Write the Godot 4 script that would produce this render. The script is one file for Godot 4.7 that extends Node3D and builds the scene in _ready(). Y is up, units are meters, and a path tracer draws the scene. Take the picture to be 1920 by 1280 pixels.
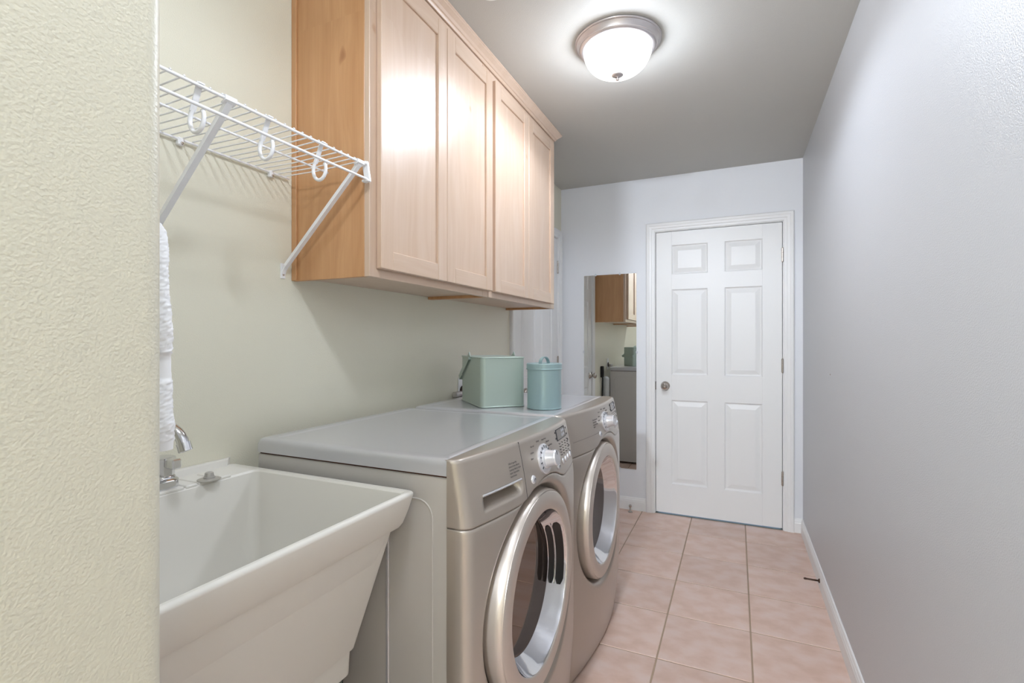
extends Node3D
# World: x to the right, y up, the camera looks along -z; d below is the distance into the room (z = -d).
var M := {}
var org := Vector3.ZERO          # origin of the thing that is being built; shapes are given in world coordinates
var used := {}

# ---------------------------------------------------------------- shape helpers
func V(x: float, y: float, d: float) -> Vector3:
	return Vector3(x, y, -d)

func sh() -> SurfaceTool:
	var st := SurfaceTool.new()
	st.begin(Mesh.PRIMITIVE_TRIANGLES)
	return st

# writes triangles with outward winding: closed shapes by signed volume, open ones by a hint
func emit(st: SurfaceTool, t: PackedVector3Array, sg = 0, hint = null) -> void:
	var s := 0.0
	if hint == null:
		var c := Vector3.ZERO
		for p in t:
			c += p
		c /= maxf(1.0, t.size())
		for i in range(0, t.size(), 3):
			s += (t[i] - c).dot((t[i + 1] - c).cross(t[i + 2] - c))
	else:
		var h: Vector3 = hint
		for i in range(0, t.size(), 3):
			s += (t[i + 1] - t[i]).cross(t[i + 2] - t[i]).dot(h)
	var many: bool = sg is PackedInt32Array
	for i in range(0, t.size(), 3):
		var g: int = sg[i / 3] if many else sg
		st.set_smooth_group(g if g >= 0 else 0xffffffff)
		st.add_vertex(t[i] - org)
		st.set_smooth_group(g if g >= 0 else 0xffffffff)
		st.add_vertex(t[i + (2 if s > 0 else 1)] - org)
		st.set_smooth_group(g if g >= 0 else 0xffffffff)
		st.add_vertex(t[i + (1 if s > 0 else 2)] - org)

func q4(t: PackedVector3Array, a: Vector3, b: Vector3, c: Vector3, d: Vector3) -> void:
	if a != b and b != c and a != c:
		t.append_array([a, b, c])
	if a != c and c != d and a != d:
		t.append_array([a, c, d])

# chamfered box between two corners
func bx(st: SurfaceTool, a: Vector3, b: Vector3, bev := 0.002) -> void:
	var lo := a.min(b)
	var hi := a.max(b)
	var e := minf(bev, 0.49 * minf(hi.x - lo.x, minf(hi.y - lo.y, hi.z - lo.z)))
	var t := PackedVector3Array()
	var P := {}
	for i in 8:
		var s := Vector3(1 if i & 1 else -1, 1 if i & 2 else -1, 1 if i & 4 else -1)
		var cr := Vector3(hi.x if i & 1 else lo.x, hi.y if i & 2 else lo.y, hi.z if i & 4 else lo.z)
		for ax in 3:
			var q := cr - s * e
			q[ax] = cr[ax]
			P[i * 3 + ax] = q
	var ce := (lo + hi) / 2
	var polys := []
	for ax in 3:
		var u := 1 << ((ax + 1) % 3)
		var v := 1 << ((ax + 2) % 3)
		for side in [0, 1 << ax]:
			polys.append([P[side * 3 + ax], P[(side | u) * 3 + ax], P[(side | u | v) * 3 + ax], P[(side | v) * 3 + ax]])
		for i in 4:
			var base: int = (u if i & 1 else 0) | (v if i & 2 else 0)
			var o: int = base | (1 << ax)
			var a1 := (ax + 1) % 3
			var a2 := (ax + 2) % 3
			polys.append([P[base * 3 + a1], P[o * 3 + a1], P[o * 3 + a2], P[base * 3 + a2]])
	for i in 8:
		polys.append([P[i * 3], P[i * 3 + 1], P[i * 3 + 2]])
	for p in polys:
		var mid: Vector3 = (p[0] + p[1] + p[2]) / 3.0
		var flip: bool = (p[1] - p[0]).cross(p[2] - p[0]).dot(mid - ce) < 0
		for k in range(1, p.size() - 1):
			t.append_array([p[0], p[k + 1], p[k]] if flip else [p[0], p[k], p[k + 1]])
	emit(st, t, -1)

# loops of equal length joined into a skin; grp: smooth group per span; caps close the ends
func loft(st: SurfaceTool, loops: Array, cap0 := true, cap1 := true, grp = null, closed := true, hint = null) -> void:
	var t := PackedVector3Array()
	var g := PackedInt32Array()
	var n: int = loops[0].size()
	for k in loops.size() - 1:
		var A = loops[k]
		var B = loops[k + 1]
		for i in (n if closed else n - 1):
			var j := (i + 1) % n
			var was := t.size()
			q4(t, A[i], A[j], B[j], B[i])
			for x in (t.size() - was) / 3:
				g.append(0 if grp == null else grp[k])
	for e in 2:
		if [cap0, cap1][e]:
			var L = loops[0] if e == 0 else loops[-1]
			var c := Vector3.ZERO
			for p in L:
				c += p
			c /= n
			for i in n:
				var j := (i + 1) % n
				t.append_array([c, L[j], L[i]] if e == 0 else [c, L[i], L[j]])
				g.append(-1)
	emit(st, t, g, hint)

# rounded rectangle in the plan, r may be a list of four radii (x0d0, x1d0, x1d1, x0d1)
func rr(x0: float, x1: float, d0: float, d1: float, y: float, r, n := 5) -> PackedVector3Array:
	var p := PackedVector3Array()
	var R: Array = r if r is Array else [r, r, r, r]
	var cs := [[x0, d0, 1, 1, 180.0], [x1, d0, -1, 1, 270.0], [x1, d1, -1, -1, 0.0], [x0, d1, 1, -1, 90.0]]
	for k in 4:
		var c = cs[k]
		for i in n + 1:
			var a := deg_to_rad(c[4] + 90.0 * i / n)
			p.append(V(c[0] + c[2] * R[k] + R[k] * cos(a), y, c[1] + c[3] * R[k] + R[k] * sin(a)))
	return p

# surface of revolution: profile of (radius, along), axis direction ax from point o
func lathe(st: SurfaceTool, o: Vector3, ax: Vector3, prof: Array, seg := 32, grp = null, hint = null) -> void:
	var u := ax.cross(Vector3(0.31, 0.17, 0.93)).normalized()
	var v := ax.cross(u).normalized()
	var loops := []
	for p in prof:
		var L := PackedVector3Array()
		for i in seg:
			var a := TAU * i / seg
			L.append(o + ax * p[1] + (u * cos(a) + v * sin(a)) * maxf(p[0], 0.00001))
		loops.append(L)
	loft(st, loops, prof[0][0] > 0.0001 and hint == null, prof[-1][0] > 0.0001 and hint == null, grp, true, hint)

func each(n: int) -> Array:
	return range(1, n)

# round bar along points
func tube(st: SurfaceTool, pts: Array, r: float, seg := 8, flat := Vector3.ZERO, ry := 0.0) -> void:
	var loops := []
	var up := Vector3(0.11, 0.93, 0.31)
	for i in pts.size():
		var tdir: Vector3 = (pts[mini(i + 1, pts.size() - 1)] - pts[maxi(i - 1, 0)]).normalized()
		if absf(tdir.dot(up)) > 0.95:
			up = Vector3(0.91, 0.11, 0.31)
		var u := tdir.cross(up).normalized() if flat == Vector3.ZERO else flat
		var v := tdir.cross(u).normalized()
		up = v.cross(tdir) if flat == Vector3.ZERO and false else up
		var L := PackedVector3Array()
		for k in seg:
			var a := TAU * (k + 0.5) / seg
			L.append(pts[i] + u * cos(a) * r + v * sin(a) * (ry if ry > 0 else r))
		loops.append(L)
	loft(st, loops)

# flat bar (rectangular section w across "side", h) along points
func strap(st: SurfaceTool, pts: Array, side: Vector3, w: float, h: float) -> void:
	var loops := []
	for i in pts.size():
		var tdir: Vector3 = (pts[mini(i + 1, pts.size() - 1)] - pts[maxi(i - 1, 0)]).normalized()
		var s := (side - tdir * side.dot(tdir)).normalized()
		var n := tdir.cross(s).normalized()
		loops.append(PackedVector3Array([pts[i] + s * w / 2 + n * h / 2, pts[i] - s * w / 2 + n * h / 2, pts[i] - s * w / 2 - n * h / 2, pts[i] + s * w / 2 - n * h / 2]))
	var g := []
	for i in loops.size():
		g.append(-1)
	loft(st, loops, true, true, g)

# profile (w, h) pushed along an axis; the ends lean by k0, k1 times w (mitres)
func prism(st: SurfaceTool, prof: Array, o: Vector3, wdir: Vector3, hdir: Vector3, axis: Vector3, length: float, k0 := 0.0, k1 := 0.0) -> void:
	var A := PackedVector3Array()
	var B := PackedVector3Array()
	for p in prof:
		var b: Vector3 = o + wdir * p[0] + hdir * p[1]
		A.append(b + axis * (k0 * p[0]))
		B.append(b + axis * (length + k1 * p[0]))
	loft(st, [A, B], true, true, [-1])

func grid(st: SurfaceTool, nu: int, nv: int, f: Callable, hint: Vector3, sg := 0) -> void:
	var P := []
	for j in nv + 1:
		var row := PackedVector3Array()
		for i in nu + 1:
			row.append(f.call(i, j))
		P.append(row)
	var t := PackedVector3Array()
	for j in nv:
		for i in nu:
			q4(t, P[j][i], P[j][i + 1], P[j + 1][i + 1], P[j + 1][i])
	emit(st, t, sg, hint)

# ---------------------------------------------------------------- scene helpers
func numbered(n: String) -> String:
	var k: int = used.get(n, 0)
	used[n] = k + 1
	return n if k == 0 else "%s_%03d" % [n, k]

func thing(called: String, label: String, category: String, at: Vector3, group := "") -> Node3D:
	var o := Node3D.new()
	o.name = numbered(called)
	o.position = at
	org = at
	add_child(o)
	tag(o, label, category, group)
	return o

func tag(o: Node, label: String, category := "", group := "") -> void:
	o.set_meta("label", label)
	if category: o.set_meta("category", category)
	if group: o.set_meta("group", group)

func part(called: String, st: SurfaceTool, m: Material, parent: Node3D, label := "") -> MeshInstance3D:
	st.generate_normals()
	var o := MeshInstance3D.new()
	o.name = called
	o.mesh = st.commit()
	o.material_override = m
	parent.add_child(o, true)
	if label: o.set_meta("label", label)
	return o

func single(called: String, st: SurfaceTool, m: Material, label: String, category: String, at: Vector3, group := "") -> MeshInstance3D:
	var o := part(numbered(called), st, m, self)
	o.position = at
	tag(o, label, category, group)
	return o

func struct(called: String, st: SurfaceTool, m: Material, label: String, category: String) -> MeshInstance3D:
	var o := part(called, st, m, self)
	o.position = org
	tag(o, label, category)
	o.set_meta("kind", "structure")
	return o

func mat(c: Color, rough: float, metal := 0.0, spec := 0.5) -> StandardMaterial3D:
	var m := StandardMaterial3D.new()
	m.albedo_color = c
	m.roughness = rough
	m.metallic = metal
	m.metallic_specular = spec
	m.cull_mode = BaseMaterial3D.CULL_DISABLED
	return m

func noise_tex(size: int, freq: float, seed_: int, octaves: int, normal := false, strength := 4.0, kind := FastNoiseLite.TYPE_SIMPLEX_SMOOTH) -> NoiseTexture2D:
	var n := FastNoiseLite.new()
	n.seed = seed_
	n.frequency = freq
	n.noise_type = kind
	n.fractal_octaves = octaves
	var t := NoiseTexture2D.new()
	t.width = size
	t.height = size
	t.seamless = true
	t.noise = n
	t.as_normal_map = normal
	t.bump_strength = strength
	return t

func tri(m: StandardMaterial3D, metres: float, world := true) -> void:
	m.uv1_triplanar = true
	m.uv1_world_triplanar = world
	m.uv1_scale = Vector3.ONE / metres
	m.uv1_triplanar_sharpness = 8.0

func wood_image(w: int, h: int, a: Color, b: Color, c: Color, turned: bool, seed_: int, band: int) -> ImageTexture:
	var n := FastNoiseLite.new()
	n.seed = seed_
	n.noise_type = FastNoiseLite.TYPE_SIMPLEX_SMOOTH
	n.frequency = 1.0
	n.fractal_octaves = 3
	var rng := RandomNumberGenerator.new()
	rng.seed = seed_
	var tones := []
	for i in 16:
		tones.append(rng.randf_range(-0.22, 0.22))
	var im := Image.create(h if turned else w, w if turned else h, false, Image.FORMAT_RGB8)
	for y in h:
		for x in w:
			var fx := float(x) / w
			var fy := float(y) / h
			var warp := n.get_noise_3d(fx * 2.0, fy * 1.6, 9.0) * 0.5
			var g := n.get_noise_3d(fx * 16.0 + warp * 3.0, fy * 0.9, 1.0) * 0.55 + n.get_noise_3d(fx * 90.0, fy * 3.0, 5.0) * 0.3
			g += n.get_noise_3d(fx * 5.0, fy * 5.0, 3.0) * 0.25
			g += tones[int(fx * band) % 16]
			var k := clampf(0.5 + 0.75 * g, 0, 1)
			var col := a.lerp(b, k)
			var kn := n.get_noise_3d(fx * 4.0 + 40.0, fy * 4.0, 30.0)
			if kn > 0.66:
				col = col.lerp(c, clampf((kn - 0.66) * 5.0, 0, 0.45))
			if turned:
				im.set_pixel(y, x, col)
			else:
				im.set_pixel(x, y, col)
	return ImageTexture.create_from_image(im)

func make_materials() -> void:
	var peel := noise_tex(512, 0.072, 3, 2, true, 5.0)
	for a in [["cream", Color(0.905, 0.89, 0.815), 0.42, 0.26], ["jamb", Color(0.84, 0.825, 0.755), 0.40, 0.22], ["grey_wall", Color(0.795, 0.80, 0.81), 0.42, 0.3], ["grey_back_lifted", Color(0.915, 0.922, 0.935), 0.42, 0.3], ["ceiling", Color(0.785, 0.78, 0.755), 0.6, 0.3]]:  # near cream darkened and end-wall grey lightened to offset uneven lamp light
		var m := mat(a[1], a[2])
		m.normal_enabled = true
		m.normal_texture = peel
		m.normal_scale = a[3]
		tri(m, 0.16)
		M[a[0]] = m
	M.white = mat(Color(0.94, 0.94, 0.935), 0.38)
	M.tub = mat(Color(0.885, 0.872, 0.84), 0.46, 0.0, 0.4)
	M.grout = mat(Color(0.66, 0.575, 0.49), 0.9)
	var ramp := Gradient.new()
	ramp.offsets = PackedFloat32Array([0.15, 0.42, 0.62, 0.85])
	ramp.colors = PackedColorArray([Color(0.84, 0.715, 0.645), Color(0.868, 0.748, 0.685), Color(0.88, 0.772, 0.717), Color(0.888, 0.79, 0.745)])
	var tt := noise_tex(512, 0.011, 21, 5)
	tt.color_ramp = ramp
	M.tiles = []
	for i in 5:
		var m := mat(Color(1, 1, 1).darkened([0.0, 0.03, 0.015, 0.045, 0.02][i]), 0.42)
		m.albedo_texture = tt
		tri(m, 0.62)
		m.uv1_scale.x *= 0.7
		m.uv1_offset = Vector3(0.37 * i, 0, 0.61 * i)
		M.tiles.append(m)
	var pale := [Color(0.80, 0.685, 0.585), Color(0.845, 0.75, 0.67), Color(0.60, 0.41, 0.28)]
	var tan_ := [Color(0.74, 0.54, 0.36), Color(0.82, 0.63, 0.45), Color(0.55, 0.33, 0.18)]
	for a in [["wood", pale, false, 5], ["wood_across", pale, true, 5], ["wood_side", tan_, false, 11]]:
		var m := mat(Color.WHITE, 0.38)
		m.albedo_texture = wood_image(400, 512, a[1][0], a[1][1], a[1][2], a[2], a[3], 7)
		m.clearcoat_enabled = true
		m.clearcoat = 0.25
		m.clearcoat_roughness = 0.33
		tri(m, 0.6)
		m.uv1_scale = Vector3(1 / 0.55, 1 / 1.1, 1 / 0.55) if not a[2] else Vector3(1 / 1.1, 1 / 0.55, 1 / 1.1)
		M[a[0]] = m
	M.metal_paint = mat(Color(0.67, 0.632, 0.59), 0.34, 0.45)
	M.metal_paint.clearcoat_enabled = true
	M.metal_paint.clearcoat = 0.5
	M.metal_paint.clearcoat_roughness = 0.12
	M.metal_side = mat(Color(0.77, 0.755, 0.735), 0.42, 0.1)
	M.metal_top = mat(Color(0.755, 0.755, 0.765), 0.28, 0.3)
	M.metal_top.clearcoat_enabled = true
	M.metal_top.clearcoat = 0.6
	M.metal_top.clearcoat_roughness = 0.1
	M.ring = mat(Color(0.80, 0.765, 0.73), 0.36, 0.65)
	M.chrome = mat(Color(0.86, 0.86, 0.87), 0.08, 1.0)
	M.nickel = mat(Color(0.76, 0.73, 0.70), 0.25, 1.0)
	M.brushed = mat(Color(0.78, 0.76, 0.76), 0.36, 0.85)
	M.dark = mat(Color(0.035, 0.033, 0.032), 0.3)
	M.print = mat(Color(0.42, 0.40, 0.39), 0.6)
	M.mark = mat(Color(0.10, 0.11, 0.14), 0.5)
	M.rust = mat(Color(0.30, 0.16, 0.10), 0.9)
	M.silver = mat(Color(0.84, 0.84, 0.85), 0.25, 0.5)
	M.lcd = mat(Color(0.47, 0.44, 0.41), 0.15, 0.1)
	M.lcd_light = mat(Color(0.66, 0.66, 0.68), 0.2)
	M.drum = mat(Color(0.30, 0.27, 0.25), 0.3, 0.8)
	M.glass = mat(Color(0.43, 0.37, 0.33), 0.03, 0.85)
	M.box = mat(Color(0.70, 0.76, 0.72), 0.3, 0.2)
	M.can = mat(Color(0.60, 0.70, 0.71), 0.28, 0.2)
	M.wire = mat(Color(0.95, 0.95, 0.955), 0.35)
	M.mirror = mat(Color(0.93, 0.935, 0.92), 0.0, 1.0)
	M.clip = mat(Color(0.85, 0.86, 0.88), 0.2)
	M.shade = mat(Color(0.95, 0.95, 0.95), 0.3)
	M.shade.emission_enabled = true
	M.shade.emission = Color(1.0, 0.985, 0.96)
	M.shade.emission_energy_multiplier = 1.25
	M.towel = mat(Color(0.93, 0.93, 0.93), 0.95)
	M.towel.rim_enabled = true
	M.towel.rim = 0.4
	M.bronze = mat(Color(0.24, 0.17, 0.13), 0.4, 0.7)
	M.sky_slab = mat(Color(0.5, 0.5, 0.5), 0.9)
	M.leg = mat(Color(0.42, 0.46, 0.43), 0.5, 0.3)
	M.cap = mat(Color(0.74, 0.73, 0.71), 0.4, 0.6)
	M.hose = mat(Color(0.78, 0.79, 0.79), 0.4)

# ---------------------------------------------------------------- the set-up
const CEIL := 2.438
const LAMP := Vector3(-0.43, CEIL, -1.965)
const LAMP2 := Vector3(1.1, CEIL, 1.4)  # unseen lamp added as fill from behind, on the right
const E1 := 0.27
const LAMP3 := Vector3(-0.25, CEIL, -0.45)  # added above the sink for fill, out of view
const LAMP4 := Vector3(-0.32, CEIL, 2.2)  # added fill source on the camera axis, unseen
const E2 := 0.45
const E5 := 0.58
const E3 := 0.36
const E4 := 7.0
const C1 := Color(0.91, 0.945, 1.0)
const E6 := 0.36
const C2 := Color(0.91, 0.945, 1.0)

func _ready() -> void:
	var cam := Camera3D.new()
	cam.name = "camera"
	cam.position = Vector3(0, 1.245, 0)
	cam.rotation_degrees.y = 24.4
	cam.keep_aspect = Camera3D.KEEP_HEIGHT
	cam.fov = rad_to_deg(2.0 * atan(640.0 / 926.0))
	cam.near = 0.02
	add_child(cam)
	cam.current = true
	var we := WorldEnvironment.new()
	we.name = "environment"
	var env := Environment.new()
	env.background_mode = Environment.BG_SKY
	var sky := Sky.new()
	var sm := ProceduralSkyMaterial.new()
	sm.sky_top_color = Color(0.62, 0.72, 0.88)
	sm.sky_horizon_color = Color(0.72, 0.80, 0.90)
	sm.ground_horizon_color = Color(0.60, 0.64, 0.68)
	sm.ground_bottom_color = Color(0.30, 0.30, 0.30)
	sm.energy_multiplier = 4.0
	sky.sky_material = sm
	env.sky = sky
	env.tonemap_mode = Environment.TONE_MAPPER_LINEAR
	env.tonemap_exposure = 1.1
	env.sdfgi_enabled = true
	env.ssao_enabled = true
	env.ssil_enabled = true
	we.environment = env
	add_child(we)
	make_materials()
	room()
	ceiling_lamp(LAMP, "brushed metal flush ceiling light with a glowing white glass bowl", E1, C1, E5)
	ceiling_lamp(LAMP2, "added fill light shaped as a flush ceiling light in the room behind the camera, to the right of the opening", E2, C2)
	ceiling_lamp(LAMP3, "added fill light shaped as a flush ceiling light over the sink, above the edge of the picture", E3, C1, E6)
	ceiling_lamp(LAMP4, "added fill light shaped as a flush ceiling light straight behind the camera", E4, C2)
	wall_cabinets()
	machine(true, 0.935)
	machine(false, 1.655)
	sink()
	tins()
	wire_shelf()
	mirror()
	small_things()

# ---------------------------------------------------------------- room
func room() -> void:
	org = Vector3.ZERO
	var st := sh()
	bx(st, V(-1.40, -0.12, -3.05), V(2.90, -0.0022, 0.0), 0.0)
	bx(st, V(-1.40, -0.12, 0.0), V(0.53, -0.0022, 3.90), 0.0)
	var fl := struct("floor", st, M.grout, "laundry room floor of pinkish beige ceramic tiles with tan grout", "floor")
	var rng := RandomNumberGenerator.new()
	rng.seed = 4
	var g := 0.0030
	var px := 0.342
	var pd := 0.349
	for j in range(-11, 3):
		for i in range(-4, 3):
			var x0 := maxf(-0.285 + px * i, -1.255)
			var x1 := minf(-0.285 + px * (i + 1), 0.396)
			var d0 := 3.40 + pd * (j - 1)
			var d1 := minf(3.40 + pd * j, 3.74)
			if x1 - x0 < 0.02 or d1 - d0 < 0.02 or (x0 < -0.51 and d1 < 0.28):
				continue
			var t := sh()
			var h := rng.randf_range(-0.0004, 0.0004)
			bx(t, V(x0 + g, -0.006, d0 + g), V(x1 - g, h, d1 - g), 0.0014)
			part("tile", t, M.tiles[rng.randi() % 5], fl)
	st = sh()
	bx(st, V(-1.40, CEIL, -3.05), V(2.90, CEIL + 0.12, 0.0), 0.0)
	bx(st, V(-1.40, CEIL, 0.0), V(0.53, CEIL + 0.12, 3.90), 0.0)
	struct("ceiling", st, M.ceiling, "off-white lightly textured ceiling", "ceiling")
	st = sh()
	bx(st, V(0.396, -0.01, -0.12), V(0.516, CEIL, 3.84), 0.0)
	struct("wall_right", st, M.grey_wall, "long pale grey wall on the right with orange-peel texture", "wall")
	st = sh()
	bx(st, V(-1.375, -0.01, 0.2), V(-1.255, CEIL, 2.772), 0.0)
	bx(st, V(-1.375, 2.052, 2.772), V(-1.255, CEIL, 3.638), 0.0)
	bx(st, V(-1.375, -0.01, 3.638), V(-1.255, CEIL, 3.84), 0.0)
	struct("wall_left", st, M.cream, "cream wall behind the sink, the machines and the cabinets", "wall")
	st = sh()
	bx(st, V(-1.375, -0.01, 3.705), V(-0.5505, CEIL, 3.825), 0.0)
	bx(st, V(-0.5505, 2.052, 3.705), V(0.2975, CEIL, 3.825), 0.0)
	bx(st, V(0.2975, -0.01, 3.705), V(0.516, CEIL, 3.825), 0.0)
	struct("wall_back", st, M.grey_back_lifted, "pale grey end wall with the mirror and the white door", "wall")  # lighter copy of the right wall's grey, making up for weak light here
	# the near wall whose rounded corner fills the left of the picture
	st = sh()
	var lo := rr(-1.375, -0.503, -3.0, 0.30, -0.01, [0.002, 0.002, 0.02, 0.002], 8)
	var hi := PackedVector3Array()
	for p in lo:
		hi.append(Vector3(p.x, CEIL, p.z))
	loft(st, [lo, hi])
	struct("wall_near", st, M.jamb if M.has("jamb") else M.cream, "textured cream wall end with a rounded corner in the left foreground", "wall")  # same cream paint, darkened where the lamps light it too strongly
	st = sh()
	bx(st, V(-0.6, -0.01, -3.02), V(2.85, CEIL, -2.90), 0.0)
	struct("wall_rear", st, M.cream, "cream wall at the rear of the room behind the camera", "wall")
	st = sh()
	bx(st, V(2.70, -0.01, -2.90), V(2.82, CEIL, 0.0), 0.0)
	struct("wall_far_right", st, M.cream, "cream side wall of the room behind the camera", "wall")
	st = sh()
	bx(st, V(0.516, -0.01, -0.12), V(2.70, CEIL, 0.0), 0.0)
	struct("wall_front", st, M.cream, "cream wall beside the opening behind the camera", "wall")
	# baseboards
	var bp := [[0, 0], [0, 0.0125], [0.062, 0.0125], [0.068, 0.0105], [0.074, 0.0105], [0.080, 0.0075], [0.088, 0.006], [0.092, 0.003], [0.092, 0]]
	st = sh()
	prism(st, bp, V(0.396, 0, -0.12), Vector3.UP, Vector3.LEFT, V(0, 0, 1), 3.825)
	struct("baseboard_right", st, M.white, "white baseboard along the right wall", "baseboard")
	st = sh()
	prism(st, bp, V(-1.255, 0, 3.705), Vector3.UP, V(0, 0, -1), Vector3.RIGHT, 1.255 - 0.6)
	prism(st, bp, V(0.347, 0, 3.705), Vector3.UP, V(0, 0, -1), Vector3.RIGHT, 0.049)
	struct("baseboard_back", st, M.white, "white baseboard on the end wall beside the door", "baseboard")
	st = sh()
	prism(st, bp, V(-1.255, 0, 0.3), Vector3.UP, Vector3.RIGHT, V(0, 0, 1), 2.42)
	struct("baseboard_left", st, M.white, "white baseboard along the left wall behind the machines", "baseboard")
	door("door_1", V(-0.1265, 0, 3.705), 0.0, "closed white six-panel door in the end wall", 0.062)
	door("door_2", V(-1.255, 0, 3.205), 90.0, "white six-panel door in the left wall past the cabinets", 0.062)

func door(called: String, at: Vector3, turn: float, label: String, cw: float) -> void:
	var o := Node3D.new()
	o.name = called
	o.position = at
	o.rotation_degrees.y = turn
	add_child(o)
	tag(o, label, "door")
	o.set_meta("kind", "structure")
	org = Vector3.ZERO
	var W := 0.404
	var cols := [[-0.2945, -0.0535], [0.0545, 0.2875]]
	var rows := [[0.223, 0.825], [1.006, 1.618], [1.726, 1.936]]
	var st := sh()
	var z0 := -0.036
	# stiles and rails left round the six panels
	bx(st, Vector3(-W, 0.012, z0), Vector3(cols[0][0], 2.033, 0), 0.0015)
	bx(st, Vector3(cols[1][1], 0.012, z0), Vector3(W, 2.033, 0), 0.0015)
	var ys := [[0.012, rows[0][0]], [rows[0][1], rows[1][0]], [rows[1][1], rows[2][0]], [rows[2][1], 2.033]]
	for y in ys:
		bx(st, Vector3(cols[0][0], y[0], z0), Vector3(cols[1][1], y[1], 0), 0.0)
	for r in rows:
		bx(st, Vector3(cols[0][1], r[0], z0), Vector3(cols[1][0], r[1], 0), 0.0)
	var slab := part("slab", st, M.white, o)
	for c in cols:
		for r in rows:
			var t := sh()
			var rings := [[0.0, 0.0], [0.007, -0.008], [0.013, -0.009], [0.040, -0.0025], [0.043, -0.002]]
			var tr := PackedVector3Array()
			for k in rings.size() - 1:
				var A := ring4(c, r, rings[k])
				var B := ring4(c, r, rings[k + 1])
				for i in 4:
					q4(tr, A[i], A[(i + 1) % 4], B[(i + 1) % 4], B[i])
			var F := ring4(c, r, rings[-1])
			q4(tr, F[0], F[1], F[2], F[3])
			var Bk := ring4(c, r, [0.0, -0.03])
			var F0 := ring4(c, r, rings[0])
			for i in 4:
				q4(tr, F0[i], Bk[i], Bk[(i + 1) % 4], F0[(i + 1) % 4])
			emit(t, tr, -1, Vector3(0, 0, 1))
			part("panel", t, M.white, slab)
	# casing, mitred, and the jamb it covers
	var prof := [[0, 0], [0, 0.010], [0.004, 0.012], [0.018, 0.013], [0.022, 0.0165], [0.036, 0.018], [0.041, 0.0205], [0.054, 0.0205], [0.060, 0.016], [cw, 0.012], [cw, 0]]
	var e := W + 0.008
	var top := 2.041
	st = sh()
	prism(st, prof, Vector3(-e, 0, 0), Vector3.LEFT, Vector3.BACK, Vector3.UP, top, 0, 1)
	part("casing", st, M.white, o)
	st = sh()
	prism(st, prof, Vector3(e, 0, 0), Vector3.RIGHT, Vector3.BACK, Vector3.UP, top, 0, 1)
	part("casing", st, M.white, o)
	st = sh()
	prism(st, prof, Vector3(-e, top, 0), Vector3.UP, Vector3.BACK, Vector3.RIGHT, 2 * e, -1, 1)
	part("casing", st, M.white, o)
	st = sh()
	var j := W + 0.0035
	bx(st, Vector3(-j - 0.0165, 0, -0.12), Vector3(-j, 2.0365, 0.002), 0.001)
	bx(st, Vector3(j, 0, -0.12), Vector3(j + 0.0165, 2.0365, 0.002), 0.001)
	bx(st, Vector3(-j - 0.0165, 2.0365, -0.12), Vector3(j + 0.0165, 2.052, 0.002), 0.001)
	# the stop behind the slab
	bx(st, Vector3(-j, 0.0, -0.075), Vector3(-j + 0.012, 2.0365, -0.038), 0.001)
	bx(st, Vector3(j - 0.012, 0.0, -0.075), Vector3(j, 2.0365, -0.038), 0.001)
	bx(st, Vector3(-j, 2.022, -0.075), Vector3(j, 2.0365, -0.038), 0.001)
	part("jamb", st, M.white, o)
	st = sh()
	bx(st, Vector3(-j, 0.0, -0.09), Vector3(j, 0.003, 0.0), 0.001)
	part("threshold", st, M.leg, o, "dull metal threshold strip under the door")
	for y in [0.341, 1.084, 1.816]:
		st = sh()
		for k in 3:
			lathe(st, Vector3(j - 0.002, y - 0.044 + k * 0.0298, 0.006), Vector3.UP, [[0.0, 0], [0.0062, 0.0003], [0.0062, 0.0285], [0.0, 0.029]], 12, [1, 2, 3])
		lathe(st, Vector3(j - 0.002, y - 0.049, 0.006), Vector3.UP, [[0.0, 0], [0.0045, 0.002], [0.0045, 0.098], [0, 0.1]], 10)
		bx(st, Vector3(j - 0.009, y - 0.044, -0.004), Vector3(j + 0.006, y + 0.045, 0.0035), 0.0005)
		part("hinge", st, M.nickel, o)
	st = sh()
	var kx := -W + 0.066
	lathe(st, Vector3(kx, 0.926, 0.0), Vector3.BACK, [[0.031, 0.0], [0.032, 0.004], [0.028, 0.009], [0.014, 0.012], [0.0115, 0.026], [0.014, 0.033], [0.024, 0.041], [0.0265, 0.050], [0.024, 0.060], [0.017, 0.066], [0.0085, 0.067], [0.0085, 0.0675], [0.0, 0.0675]], 28)
	lathe(st, Vector3(kx, 0.926, 0.0672), Vector3.BACK, [[0.0085, 0.0], [0.008, 0.002], [0.004, 0.0022], [0.0035, 0.001], [0.0, 0.001]], 16, [1, 2, 3, 4])
	part("knob", st, M.nickel, o, "round satin metal door knob")
	st = sh()
	bx(st, Vector3(-j - 0.0008, 0.896, -0.03), Vector3(-W + 0.0008, 0.956, 0.0035), 0.0005)
	part("strike_plate", st, M.bronze, o, "dark metal strike plate in the door gap")

func ring4(c: Array, r: Array, k: Array) -> PackedVector3Array:
	return PackedVector3Array([Vector3(c[0] + k[0], r[0] + k[0], k[1]), Vector3(c[1] - k[0], r[0] + k[0], k[1]), Vector3(c[1] - k[0], r[1] - k[0], k[1]), Vector3(c[0] + k[0], r[1] - k[0], k[1])])

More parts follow.
